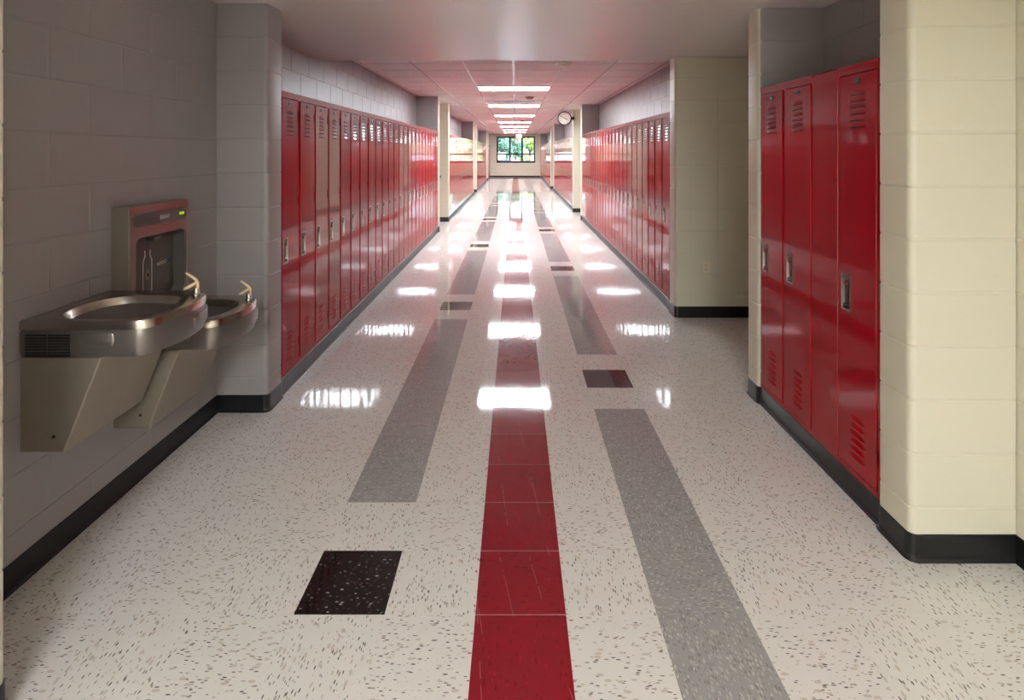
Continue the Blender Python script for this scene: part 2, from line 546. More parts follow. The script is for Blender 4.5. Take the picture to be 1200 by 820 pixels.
for i, (a, c) in enumerate(LEFT_REC):
    w = wall_box('wall_left', -1, XW + 0.002, XW + 0.2, a, c, ZC + 0.04, grey if i == 0 else grey_far, 'grey block wall above the left lockers ' + txt[i])
    if i == 0:
        block_face(w, (-XW, a, 0), math.pi / 2, c - a, 9 * COURSE, ZC, grey)
    if i < 3:
        nm = ['first', 'second', 'third'][i]
        pillar(-1, PL, c, c + 0.203, ZC, grey, cream, cream, 'pillar grey on its locker side ending the lockers before the %s left doorway' % nm, blocks=(i == 0), deep=2.9)
        pillar(-1, PL, c + 1.664, c + 1.867, ZC, cream, cream, grey, 'cream pillar just beyond the %s left doorway recess' % nm, blocks=(i == 0), deep=2.9)
        wall_box('wall_left', -1, 2.9, 3.1, c, c + 1.867, ZC + 0.04, cream, 'cream back wall of the %s left doorway recess' % nm)
# --- right side
wr = wall_box('wall_right', 1, XW + 0.002, 2.1, -8.2, 2.17, ZC, cream, 'cream block wall on the near side of the right front pillar')
block_face(wr, (XW, 2.153, 0), -math.pi / 2, 1.62, 0, ZS, cream)
pillar(1, PR, 2.153, 2.353, ZS, cream, cream, grey, 'big cream bullnose pillar in front of the three red lockers')
w = wall_box('wall_right', 1, XW + 0.002, 2.1, 2.353, 3.5, ZS + 0.05, grey, 'grey block wall above the three near lockers')
block_face(w, (XW, 3.5, 0), -math.pi / 2, 3.5 - 2.353, 9 * COURSE, ZS, grey)
pillar(1, PR, 3.5, 3.67, ZS, grey, cream, cream, 'slim pillar with grey face beyond the three near lockers', deep=2.9)
wall_box('wall_right', 1, 2.9, 3.1, 3.5, 5.52, ZC, cream, 'cream back wall of the near right doorway recess')
pillar(1, PR, 5.32, 5.523, ZS, cream, cream, grey, 'cream pillar with the power outlet at the start of the right lockers')
w = wall_box('wall_right', 1, XW, 2.9, 5.326, 5.523, ZS + 0.05, cream, 'cream block wall joining the pillar with the power outlet')
block_face(w, (XW + 0.002, 5.32, 0), 0, 2.9 - XW - 0.01, 0, ZS, cream, alt=False)
RIGHT_REC = [(5.523, 12.838), (14.708, 22.023), (23.893, 33.955)]
txt = ['facing the long left row', 'past the hanging clock', 'nearest the window wall']
for i, (a, c) in enumerate(RIGHT_REC):
    w = wall_box('wall_right', 1, XW + 0.002, XW + 0.2, a, c, ZC + 0.04, grey if i == 0 else grey_far, 'grey block wall above the right lockers ' + txt[i])
    if i == 0:
        block_face(w, (XW, c, 0), -math.pi / 2, c - a, 9 * COURSE, ZC, grey)
    if i < 2:
        nm = ['clock-side', 'far'][i]
        pillar(1, PR, c, c + 0.203, ZC, grey, cream, cream, 'pillar grey on its locker side ending the right lockers before the %s doorway' % nm, blocks=(i == 0), deep=2.9)
        pillar(1, PR - 0.02, c + 1.667, c + 1.87, ZC, cream, cream, grey, ['cream pillar that carries the double-sided clock', 'cream pillar beyond the doorway after the clock'][i], blocks=(i == 0), deep=2.9)
        wall_box('wall_right', 1, 2.9, 3.1, c, c + 1.87, ZC + 0.04, cream, 'cream back wall of the %s right doorway recess' % nm)
    else:
        pillar(1, PR, c, Y_FAR, ZC, grey, cream, cream, 'grey faced pillar in the corner beside the window wall', blocks=False)
# --- end walls
WX0, WX1, WZ0, WZ1 = -1.116, 1.203, 0.875, 2.458
b = MB()
b.box(-3.2, WX0, Y_FAR, Y_FAR + 0.2, 0, ZC + 0.05); b.box(WX1, 3.2, Y_FAR, Y_FAR + 0.2, 0, ZC + 0.05)
b.box(WX0, WX1, Y_FAR, Y_FAR + 0.2, 0, WZ0); b.box(WX0, WX1, Y_FAR, Y_FAR + 0.2, WZ1, ZC + 0.05)
tag(b.build('wall_far', cream_far), 'cream end wall of the corridor around the window', 'wall', kind='structure')
struct_box('wall_near', -3.2, 3.2, -8.4, -8.2, 0, ZC, cream, 'cream end wall of the corridor opposite the window')

# --- vinyl cove base
def sweep(path, sgn, h=0.1016):
    prof = [(0.0, 0.0), (0.013, 0.0), (0.0125, 0.004), (0.006, 0.012), (0.004, 0.022), (0.004, h - 0.002), (0.002, h), (0.0, h)]
    n = len(path); L = []
    for i, (x, y) in enumerate(path):
        def nrm(a, c):
            d = Vector((c[0] - a[0], c[1] - a[1])); d.normalize(); return Vector((d.y, -d.x)) * sgn
        ns = []
        if i > 0: ns.append(nrm(path[i - 1], path[i]))
        if i < n - 1: ns.append(nrm(path[i], path[i + 1]))
        if len(ns) == 2:
            q = ns[0] + ns[1]; q.normalize(); q *= 1.0 / max(0.35, q.dot(ns[0]))
        else: q = ns[0]
        L.append([(x + q.x * o, y + q.y * o, z) for o, z in prof])
    b = MB(); b.loops(L); return b
def arc(side, xf, y0, y1, deep_a, deep_b):
    """base path around a pier seen from the corridor, near to far"""
    p = [(side * deep_a, y0)]
    for k in range(5):
        t = math.radians(90 * k / 4); p.append((side * (xf + R_B - R_B * math.sin(t)), y0 + R_B - R_B * math.cos(t)))
    for k in range(5):
        t = math.radians(90 * k / 4); p.append((side * (xf + R_B - R_B * math.cos(t)), y1 - R_B + R_B * math.sin(t)))
    p.append((side * deep_b, y1)); return p
LOCK_L, LOCK_R = PL + 0.016, PR + 0.016
p = arc(-1, 1.40, 1.37, 1.569, 1.89, 1.78) + arc(-1, PL, 3.387, 3.6, 1.78, LOCK_L)
for i, (a, c) in enumerate(LEFT_REC[:3]):
    p += arc(-1, PL, c, c + 0.203, LOCK_L, 2.9) + arc(-1, PL, c + 1.664, c + 1.867, 2.9, LOCK_L)
p += [(-LOCK_L, Y_FAR)]
tag(sweep(p, 1).build('baseboard_left', base_m), 'black vinyl cove base along the left side of the floor', 'baseboard', kind='structure')
p = [(XW, 0.6)] + arc(1, PR, 2.153, 2.353, XW, LOCK_R) + arc(1, PR, 3.5, 3.67, LOCK_R, 2.9) + arc(1, PR, 5.32, 5.523, 2.9, LOCK_R)
for i, (a, c) in enumerate(RIGHT_REC[:2]):
    p += arc(1, PR, c, c + 0.203, LOCK_R, 2.9) + arc(1, PR - 0.02, c + 1.667, c + 1.87, 2.9, LOCK_R)
p += [(LOCK_R, RIGHT_REC[2][1]), (PR, RIGHT_REC[2][1]), (PR, Y_FAR)]
tag(sweep(p, -1).build('baseboard_right', base_m), 'black vinyl cove base along the right side of the floor', 'baseboard', kind='structure')
tag(sweep([(-LOCK_L, Y_FAR), (PR, Y_FAR)], 1).build('baseboard_far', base_m), 'black vinyl cove base under the window', 'baseboard', kind='structure')
for i, (a, c) in enumerate(LEFT_REC):
    struct_box('trim', -XW, -LOCK_L - 0.001, a, c, 0, LZ0, plinth_m, 'low black plinth under the left lockers, bay %s from the drinking fountains' % ['one', 'two', 'three', 'four'][i], 'plinth').name = 'trim_%d' % (i + 1)
for i, (a, c) in enumerate([(2.353, 3.5)] + RIGHT_REC):
    struct_box('trim', LOCK_R + 0.001, XW, a, c, 0, LZ0, plinth_m, 'low black plinth under the right lockers, bay %s from the big pillar' % ['one', 'two', 'three', 'four'][i], 'plinth').name = 'trim_%d' % (i + 5)

# ------------------------------------------------------------------ window at the far end
win = link('window_1', None, None, (0, Y_FAR, WZ0)); tag(win, 'black framed six-pane window in the far end wall', 'window', kind='structure')
W, H = WX1 - WX0, WZ1 - WZ0
def bar(name, x0, x1, z0, z1, d0=-0.01, d1=0.09):
    b = MB(); b.box(x0, x1, d0, d1, z0 - WZ0, z1 - WZ0); return b.build(name, win_frame, win)
fr = 0.09
bar('frame_rail', WX0, WX1, WZ0, WZ0 + 0.11); bar('frame_rail', WX0, WX1, WZ1 - fr, WZ1)
bar('frame_stile', WX0, WX0 + fr, WZ0 + 0.11, WZ1 - fr); bar('frame_stile', WX1 - fr, WX1, WZ0 + 0.11, WZ1 - fr)
MX = [-0.314, 0.416]; TZ = 1.394
for x in MX: bar('mullion', x - 0.055, x + 0.055, WZ0 + 0.11, WZ1 - fr)
xs = [WX0 + fr, MX[0] - 0.055, MX[0] + 0.055, MX[1] - 0.055, MX[1] + 0.055, WX1 - fr]
for k in range(3):
    bar('transom', xs[2 * k], xs[2 * k + 1], TZ - 0.045, TZ + 0.045)
    for z0, z1 in ((WZ0 + 0.11, TZ - 0.045), (TZ + 0.045, WZ1 - fr)):
        b = MB(); b.box(xs[2 * k], xs[2 * k + 1], 0.04, 0.046, z0 - WZ0, z1 - WZ0); b.build('pane', glass_m, win)

# ------------------------------------------------------------------ lockers
ZO = -LZ0               # locker coordinates start at the plinth top
DW, DZ0, DZ1 = 0.268, 0.028, 1.798
HX, HZ, HW, HH = -0.082, 0.81, 0.058, 0.145   # handle opening in the door
def make_body(w, h):
    b = MB(); d = 0.375; t = 0.016; e = 0.0003
    b.box(-w / 2 + e, -w / 2 + t, 0, d, 0, h); b.box(w / 2 - t, w / 2 - e, 0, d, 0, h)
    b.box(-w / 2 + t, w / 2 - t, 0, d, 0, DZ0 - 0.003); b.box(-w / 2 + t, w / 2 - t, 0, d, DZ1 + 0.003, h)
    b.box(-w / 2 + t, w / 2 - t, 0.05, 0.06, DZ0 - 0.003, DZ1 + 0.003)
    b.box(-w / 2 + e, w / 2 - e, -0.006, 0.01, h - 0.012, h + 0.003)
    return b.mesh('body', red)
def make_door():
    b = MB()
    def R(x0, x1, z0, z1, y): return [(x0, y, z0), (x1, y, z0), (x1, y, z1), (x0, y, z1)]
    c = 0.004
    b.loops([R(-DW / 2, DW / 2, DZ0, DZ1, 0.02), R(-DW / 2, DW / 2, DZ0, DZ1, -0.001), R(-DW / 2 + c, DW / 2 - c, DZ0 + c, DZ1 - c, -0.005),
             R(HX - HW / 2, HX + HW / 2, HZ - HH / 2, HZ + HH / 2, -0.005), R(HX - HW / 2, HX + HW / 2, HZ - HH / 2, HZ + HH / 2, 0.02)], cap0=False, cap1=False)
    return b.mesh('door', red)
def make_louver(width=0.115):
    b = MB(); n = 9; rows = []
    for j, (dz, dy) in enumerate(((0.0095, 0.0), (0.004, 0.32), (-0.0015, 0.62), (-0.007, 0.92), (-0.0080, 1.0), (-0.0125, 0.02))):
        row = []
        for k in range(n):
            s = -1 + 2 * k / (n - 1)
            bul = (1 - s * s) ** 0.5 if abs(s) < 1 else 0.0
            row.append((s * width / 2, -0.005 - 0.0065 * dy * bul, dz * (0.55 + 0.45 * bul) + 0.005 * (1 - s * s)))
        rows.append(row)
    b.loops(rows, cap0=False, cap1=False, closed=False)
    b.m[-(n - 1):] = [1] * (n - 1)          # closed strip painted dark for the shade in the opening under the hood
    return b
louver_mesh = make_louver().mesh('louver', [red, red_shade], True)
TOPL = [1.708 - 0.0285 * k for k in range(6)]
BOTL = [0.262 - 0.0335 * k for k in range(6)]
def make_handle():
    b = MB()
    def ring(w, h, r, y): return [(HX + a, y, HZ + c) for a, c in rrect(w, h, r, 3)]
    b.loops([ring(0.074, 0.166, 0.008, -0.0045), ring(0.074, 0.166, 0.008, -0.0075), ring(0.056, 0.146, 0.008, -0.0085), ring(0.050, 0.138, 0.007, 0.012), ring(0.04, 0.12, 0.006, 0.017)], cap0=False)
    return b.mesh('handle', steel, True)
def make_latch():
    b = MB(); b.box(HX - 0.011, HX + 0.013, -0.004, 0.016, HZ - 0.045, HZ + 0.055)
    b.loops([[(HX - 0.022, -0.006, HZ - 0.062), (HX + 0.022, -0.006, HZ - 0.062), (HX + 0.022, -0.006, HZ - 0.052), (HX - 0.022, -0.006, HZ - 0.052)],
             [(HX - 0.022, 0.016, HZ - 0.066), (HX + 0.022, 0.016, HZ - 0.066), (HX + 0.022, 0.016, HZ - 0.046), (HX - 0.022, 0.016, HZ - 0.046)]])
    return b.mesh('latch', dark_steel)
def make_lock():
    b = MB(); b.lathe([(0.011, 0.0), (0.013, 0.004), (0.011, 0.008), (0.005, 0.008), (0.005, 0.003)], 14, 'y', c=(HX + 0.004, -0.004, HZ + 0.043))
    return b.mesh('lock_button', lock_red, True)
def make_plate():
    b = MB()
    def ring(f, y): return [(0.024 * f * math.cos(t), y, 1.766 + 0.0125 * f * math.sin(t)) for t in [2 * math.pi * k / 18 for k in range(18)]]
    b.loops([ring(1, -0.0045), ring(1, -0.008), ring(0.86, -0.009), ring(0.8, -0.008)], cap0=False)
    b.box(-0.013, 0.013, -0.0095, -0.007, 1.7625, 1.7695, 1)
    return b.mesh('number_plate', [plate_dark, plate_m])
def make_hinge():
    b = MB(); b.tube([(0, 0, -0.03), (0, 0, 0.03)], 0.0045, 8); return b.mesh('hinge', red, True)
def make_bank():
    b = MB()
    for z in TOPL + BOTL:
        l = make_louver(); i = len(b.v)
        b.v += [(x, y, zz + z) for x, y, zz in l.v]; b.f += [tuple(i + k for k in f) for f in l.f]; b.m += l.m
    return b.mesh('louvers', [red, red_shade], True)
M_BODY, M_DOOR, M_HANDLE, M_LATCH, M_LOCK, M_PLATE, M_HINGE, M_BANK = make_body(LW, LH), make_door(), make_handle(), make_latch(), make_lock(), make_plate(), make_hinge(), make_bank()
ORD = ['first', 'second', 'third', 'fourth', 'fifth', 'sixth', 'seventh', 'eighth', 'ninth', 'tenth', 'eleventh', 'twelfth', 'thirteenth', 'fourteenth', 'fifteenth', 'sixteenth', 'seventeenth', 'eighteenth', 'nineteenth', 'twentieth']
def ordinal(i):
    if i < 20: return ORD[i]
    return {2: 'twenty', 3: 'thirty'}[(i + 1) // 10] + ('-' + ORD[(i + 1) % 10 - 1] if (i + 1) % 10 else '')
def ordinal_fix(i):
    return {19: 'twentieth', 29: 'thirtieth'}.get(i, ordinal(i))
def locker(side, y, xf, label, group, level):
    rot = math.pi / 2 if side < 0 else -math.pi / 2
    t = thing('locker', label, 'locker', (side * xf, y, LZ0), rot, group)
    link('body', M_BODY, t)
    d = link('door', M_DOOR, t)
    d.rotation_euler = (random.uniform(-0.001, 0.001), 0, random.uniform(-0.004, 0.004))
    h = link('handle', M_HANDLE, d)
    h['label'] = 'recessed brushed steel handle'
    link('latch', M_LATCH, d)
    if level == 0:
        for z in TOPL + BOTL: link('louver', louver_mesh, d, (0, 0, z))
        link('lock_button', M_LOCK, d)
    else:
        o = link('louvers', M_BANK, d)
        o['kind'] = 'stuff'
    if level <= 1:
        link('number_plate', M_PLATE, d)
        for z in (0.16, 1.12, 1.70): link('hinge', M_HINGE, d, (DW / 2 + 0.001, -0.004, z))
    return t
XL, XR = PL + 0.016, PR + 0.016
rows_l = [('red locker in the row beyond the drinking fountains, %s from the grey pillar', 'lockers beyond the drinking fountains'),
          ('red locker between the first and second left doorways, %s from the cream pillar', 'lockers past the first left doorway'),
          ('red locker between the second and third left doorways, %s from the cream pillar', 'lockers past the second left doorway'),
          ('red locker on the left against the window wall, %s from the cream pillar', 'left lockers by the window wall')]
for i, (a, c) in enumerate(LEFT_REC):
    n = min(24, int((c - a) / LW + 0.02))
    for k in range(n):
        locker(-1, a + LW * (k + 0.5), XL, rows_l[i][0] % ordinal_fix(k), rows_l[i][1], (0 if k < 13 else 1) if i == 0 else 2)
rows_r = [('red locker in the long right row, %s from the pillar with the power outlet', 'lockers from the outlet pillar to the clock'),
          ('red locker in the right row starting at the clock pillar, %s from that pillar', 'lockers past the clock pillar'),
          ('red locker in the right row ending at the window wall, %s from its pillar', 'right lockers by the window wall')]
for i, (a, c) in enumerate(RIGHT_REC):
    n = int((c - a) / LW + 0.02)
    for k in range(n):
        locker(1, a + LW * (k + 0.5), XR, rows_r[i][0] % ordinal_fix(k), rows_r[i][1], (0 if k < 11 else 1) if i == 0 else 2)
# three lockers and a filler between the two near right pillars
for y, lab in ((3.4955 - LW / 2, 'red locker against the slim grey faced pillar, farthest from the big cream pillar'),
               (3.4955 - 1.5 * LW, 'red locker in the middle, beside the plain red filler panel'),
               (2.357 + LW / 2, 'red locker partly hidden by the big cream pillar')):
    locker(1, y, XR, lab, 'three near lockers', 0)
fy0, fy1 = 2.357 + LW, 3.4955 - 2 * LW
t = thing('filler_panel', 'plain red steel filler panel between two of the three near lockers', 'panel', (XR, (fy0 + fy1) / 2, LZ0), -math.pi / 2)
hw = (fy1 - fy0) / 2 - 0.0006
b = MB(); b.loops([[(sx * hw, 0.03, z) for sx, z in ((-1, 0), (1, 0), (1, LH), (-1, LH))], [(sx * hw, 0.002, z) for sx, z in ((-1, 0), (1, 0), (1, LH), (-1, LH))],
    [(sx * (hw - 0.004), -0.003, z) for sx, z in ((-1, 0.004), (1, 0.004), (1, LH - 0.004), (-1, LH - 0.004))]])
b.build('panel', red, t)
b = MB(); b.box(-hw, hw, -0.006, 0.01, LH, LH + 0.003); b.build('top_trim', red, t)

# ------------------------------------------------------------------ drinking fountains
X_FW = -1.78
def catmull(pts, n=5):
    out = []
    for i in range(len(pts) - 1):
        p0, p1, p2, p3 = pts[max(i - 1, 0)], pts[i], pts[i + 1], pts[min(i + 2, len(pts) - 1)]
        for k in range(n):
            t = k / n
            out.append(tuple(0.5 * (2 * p1[j] + (p2[j] - p0[j]) * t + (2 * p0[j] - 5 * p1[j] + 4 * p2[j] - p3[j]) * t * t + (3 * p1[j] - p0[j] - 3 * p2[j] + p3[j]) * t ** 3) for j in (0, 1)))
    out.append(pts[-1]); return out
FW = 0.447
FRONT = catmull([(0.385, 0.0), (0.43, 0.006), (0.456, 0.030), (0.474, 0.085), (0.488, 0.16), (0.492, 0.225), (0.485, 0.30), (0.466, 0.375), (0.440, 0.418), (0.405, 0.440), (0.36, FW)], 4)
OUT = [(0.0, 0.0), (0.2, 0.0)] + FRONT + [(0.2, FW), (0.0, FW)]      # (v out from the wall, u along the wall)
def ray_outline(c, t):
    d = (math.cos(t), math.sin(t)); best = None
    for i in range(len(OUT)):
        a, e = OUT[i], OUT[(i + 1) % len(OUT)]
        ex, ey = e[0] - a[0], e[1] - a[1]
        det = d[0] * -ey + d[1] * ex
        if abs(det) < 1e-12: continue
        rx, ry = a[0] - c[0], a[1] - c[1]
        s = (rx * -ey + ry * ex) / det; w = (d[0] * ry - d[1] * rx) / det
        if s > 0 and -1e-9 <= w <= 1 + 1e-9 and (best is None or s < best): best = s
    return best
def fountain(y0, ztop, zlow, label):
    t = thing('drinking_fountain', label, 'drinking fountain', (X_FW, y0, zlow), 0, 'wall drinking fountains')
    dz = ztop - zlow
    c = (0.245, 0.205); N = 72
    angs = [2 * math.pi * k / N for k in range(N)]
    # include the corners of the outline so the back stays square
    angs += [math.atan2(p[1] - c[1], p[0] - c[0]) % (2 * math.pi) for p in ((0, 0), (0, FW))]
    angs = sorted(angs)
    outl = [ray_outline(c, a) for a in angs]
    def ell(a, f):
        ca, sa = abs(math.cos(a)), abs(math.sin(a)); e = 2.6
        return f / ((ca / 0.185) ** e + (sa / 0.172) ** e) ** (1 / e)
    def ring(fn, z): return [(c[0] + fn(i, a) * math.cos(a), c[1] + fn(i, a) * math.sin(a), dz + z) for i, a in enumerate(angs)]
    b = MB()
    b.loops([ring(lambda i, a: outl[i] - 0.006, -0.034), ring(lambda i, a: outl[i], -0.034), ring(lambda i, a: outl[i], -0.010), ring(lambda i, a: outl[i] - 0.003, -0.003), ring(lambda i, a: outl[i] - 0.010, 0.0),
             ring(lambda i, a: max(ell(a, 1.06), 0), -0.001), ring(lambda i, a: ell(a, 1.0), -0.005), ring(lambda i, a: ell(a, 0.95), -0.020), ring(lambda i, a: ell(a, 0.90), -0.055),
             ring(lambda i, a: ell(a, 0.80), -0.082), ring(lambda i, a: ell(a, 0.6), -0.094), ring(lambda i, a: ell(a, 0.12), -0.102)], cap0=False)
    basin = b.build('basin', fount_top, t, True)
    b = MB(); b.lathe([(0.0, 0.004), (0.022, 0.004), (0.026, 0.0)], 16, 'z', c=(c[0], c[1], dz - 0.1015)); b.build('drain', chrome, basin, True)
    b = MB()
    b.loops([ring(lambda i, a: outl[i] - 0.006, -0.034), ring(lambda i, a: outl[i] - 0.005, -0.040), ring(lambda i, a: outl[i] - 0.002, -0.046), ring(lambda i, a: outl[i] - 0.002, -0.115), ring(lambda i, a: outl[i] - 0.008, -0.132), ring(lambda i, a: outl[i] - 0.03, -0.139)])
    apron = b.build('apron', fount_skirt, t, True)
    # vent grille and push pad on the near end
    for k in range(8):
        zc = -0.053 - 0.0104 * k
        for v0, v1 in ((0.022, 0.098), (0.104, 0.182)):
            b = MB(); b.box(v0, v1, -0.0006, 0.004, dz + zc - 0.003, dz + zc + 0.003); b.build('vent_slot', slot_m, apron)
    def pad_ring(w, h, r, y): return [(0.282 + a, y, dz - 0.068 + e) for a, e in rrect(w, h, r, 4)]
    b = MB(); b.loops([pad_ring(0.125, 0.055, 0.02, 0.003), pad_ring(0.125, 0.055, 0.02, -0.003), pad_ring(0.117, 0.047, 0.017, -0.006)], cap0=False)
    o = b.build('push_pad', fount_skirt, apron, True)
    # push pad that follows the bowed front
    pts = [p for p in FRONT if 0.235 < p[1] < 0.42]
    L = []
    for i, pnt in enumerate(pts):
        a = pts[max(i - 1, 0)]; e = pts[min(i + 1, len(pts) - 1)]
        nx, ny = (e[1] - a[1]), -(e[0] - a[0]); q = math.hypot(nx, ny); nx, ny = nx / q, ny / q
        hh = 0.026 if 0 < i < len(pts) - 1 else 0.018
        L.append([(pnt[0] + nx * o, pnt[1] + ny * o, dz + z) for o, z in ((-0.004, -0.078 - hh), (0.003, -0.078 - hh), (0.006, -0.078 - hh + 0.005), (0.006, -0.078 + hh - 0.005), (0.003, -0.078 + hh), (-0.004, -0.078 + hh))])
    b = MB(); b.loops(L); b.build('push_pad', fount_skirt, apron, True)
    # sloping case
    b = MB(); prof = [(0.0, -0.136), (0.29, -0.136), (0.157, -0.478), (0.0, -0.478)]
    def pr(u, i): return [(v - (i if v > 0 else 0), u, dz + z + (i if z < -0.3 else 0)) for v, z in prof]
    b.loops([pr(0.006, 0.004), pr(0.010, 0.0), pr(FW - 0.012, 0.0), pr(FW - 0.008, 0.004)])
    b.build('case', fount_case, t)
    b = MB(); b.lathe([(0.0, 0.003), (0.005, 0.003), (0.006, 0.0)], 10, 'y', c=(0.12, 0.006, dz - 0.42)); b.build('screw', slot_m, t, True)
    # bubbler at the far front corner
    bx, by, bz = 0.428, 0.372, dz
    b = MB(); b.lathe([(0.019, 0.0), (0.019, 0.006), (0.013, 0.010), (0.011, 0.028), (0.009, 0.030)], 14, 'z', c=(bx, by, bz - 0.002))
    bub = b.build('bubbler', chrome, t, True)
    b = MB()
    b.tube([(bx + 0.004, by, bz + 0.008), (bx + 0.006, by, bz + 0.05), (bx - 0.002, by - 0.004, bz + 0.066), (bx - 0.018, by - 0.012, bz + 0.082), (bx - 0.034, by - 0.018, bz + 0.094)], [0.0075, 0.0075, 0.0068, 0.006, 0.0045], 8)
    b.tube([(bx + 0.006, by, bz + 0.055), (bx - 0.010, by - 0.006, bz + 0.044), (bx - 0.026, by - 0.014, bz + 0.034), (bx - 0.040, by - 0.02, bz + 0.028)], [0.007, 0.0075, 0.0075, 0.006], 8)
    b.build('spout', spout_m, bub, True)
    return t
fountain(2.035, 0.9476, 0.9476 - 0.478, 'higher stainless drinking fountain with louvred side, mounted nearer the cream pillar')
fountain(2.508, 0.806, 0.806 - 0.478, 'lower stainless drinking fountain under the bottle filling station')

# bottle filling station above the lower fountain
BY0, BY1, BZ0, BZ1, BD = 2.50, 2.943, 0.812, 1.307, 0.086
t = thing('bottle_filler', 'stainless bottle filling station with green indicator on the grey wall', 'bottle filler', (X_FW, BY0, BZ0), 0)
w, hgt = BY1 - BY0, BZ1 - BZ0
def YZ(x, pts): return [(x, a, c) for a, c in pts]
def rect(u0, u1, z0, z1): return [(u0, z0), (u1, z0), (u1, z1), (u0, z1)]
b = MB()
b.loops([YZ(0.0, rect(0, w, 0, hgt)), YZ(BD - 0.012, rect(0, w, 0, hgt))], cap1=False)
b.build('case', fill_side, t)
ru0, ru1, rz0, rz1 = 0.035, w - 0.02, 0.03, 0.350
b = MB()
rr = [(ru0 + (ru1 - ru0) / 2 + a, rz0 + (rz1 - rz0) / 2 + c) for a, c in rrect(ru1 - ru0, rz1 - rz0, 0.035, 5)]
full = []
for q in range(4):   # matching points on the outer rectangle, corners kept square
    eu, ez = (w if q in (0, 3) else 0.0), (hgt if q in (0, 1) else 0.0)
    for k in range(6):
        a, c = rr[q * 6 + k]
        side_first = q in (0, 2)
        on_side = (k < 3) if side_first else (k > 2)
        if k in (2, 3): full.append((eu, ez))
        elif on_side: full.append((eu, c))
        else: full.append((a, ez))
b.loops([YZ(BD - 0.012, full), YZ(BD - 0.002, full), YZ(BD, rr), YZ(BD - 0.01, [(a, c) for a, c in rr])], cap0=False, cap1=False)
face = b.build('face', fill_case, t)
b = MB()
ri = [((ru0 + ru1) / 2 + (a - (ru0 + ru1) / 2) * 0.97, (rz0 + rz1) / 2 + (c - (rz0 + rz1) / 2) * 0.97) for a, c in rr]
b.loops([YZ(BD - 0.009, rr), YZ(0.022, ri)], cap0=False)
alc = b.build('alcove', fill_dark, t, True)
b = MB()
pc = (w / 2 - 0.005, 0.430)
def pr_(ww, hh, r, x): return YZ(x, [(pc[0] + a, pc[1] + c) for a, c in rrect(ww, hh, r, 5)])
b.loops([pr_(0.40, 0.058, 0.02, BD - 0.003), pr_(0.40, 0.058, 0.02, BD + 0.004), pr_(0.392, 0.05, 0.017, BD + 0.006)], cap0=False)
panel = b.build('control_panel', fill_panel, t, True)
RX = Matrix.Rotation(math.pi / 2, 4, 'Z') @ Matrix.Rotation(math.pi / 2, 4, 'X')
def print_on(parent, s, size, m, u, z, x):
    me = text_mesh(s, size, m); me.transform(RX)
    o = link('lettering', me, parent, (x, u, z)); return o
print_on(panel, 'ELKAY', 0.026, print_w, 0.235, 0.428, BD + 0.0065)
b = MB(); b.box(BD + 0.005, BD + 0.0075, 0.352, 0.392, 0.424, 0.438); b.build('indicator', led_m, panel)
ax = 0.0225
def stroke(pts, r=0.0022):
    bb = MB(); bb.tube([(ax, u, z) for u, z in pts], r, 6); return bb
uc = 0.212
for s in (-1, 1):
    stroke([(uc + s * 0.032, 0.03), (uc + s * 0.032, 0.222), (uc + s * 0.018, 0.244), (uc + s * 0.018, 0.262), (uc + s * 0.022, 0.270)]).build('bottle_outline', print_w, alc)
b = MB(); b.loops([YZ(ax, [(uc + 0.015 * math.cos(a), 0.155 + 0.026 * math.sin(a)) for a in [2 * math.pi * k / 16 for k in range(16)]]), YZ(ax + 0.002, [(uc + 0.014 * math.cos(a), 0.155 + 0.025 * math.sin(a)) for a in [2 * math.pi * k / 16 for k in range(16)]])]); b.build('sensor_bezel', fill_side, alc)
b = MB(); b.loops([YZ(ax + 0.002, [(uc + 0.007 * math.cos(a), 0.152 + 0.010 * math.sin(a)) for a in [2 * math.pi * k / 12 for k in range(12)]]), YZ(ax + 0.003, [(uc + 0.007 * math.cos(a), 0.152 + 0.010 * math.sin(a)) for a in [2 * math.pi * k / 12 for k in range(12)]])]); b.build('sensor', slot_m, alc)
b = MB(); b.loops([YZ(ax, [(uc + 0.007 * math.cos(a), 0.292 + (0.016 if math.sin(a) > 0 else 0.008) * math.sin(a)) for a in [2 * math.pi * k / 12 for k in range(12)]]), YZ(ax + 0.0012, [(uc + 0.007 * math.cos(a), 0.292 + (0.016 if math.sin(a) > 0 else 0.008) * math.sin(a)) for a in [2 * math.pi * k / 12 for k in range(12)]])]); b.build('water_drop', print_b, alc)
print_on(alc, 'ezH2O', 0.026, print_w, 0.322, 0.190, ax)
b = MB(); b.lathe([(0.0, 0.001), (0.011, 0.001), (0.011, 0.0)], 16, 'x', c=(ax, 0.375, 0.196)); b.build('blue_mark', print_b, alc)
b = MB(); b.loops([[(0.03, uc - 0.03, 0.338), (0.075, uc - 0.03, 0.338), (0.075, uc + 0.03, 0.338), (0.03, uc + 0.03, 0.338)], [(0.035, uc - 0.018, 0.312), (0.066, uc - 0.018, 0.318), (0.066, uc + 0.018, 0.318), (0.035, uc + 0.018, 0.312)]]); b.build('nozzle', fount_skirt, alc)

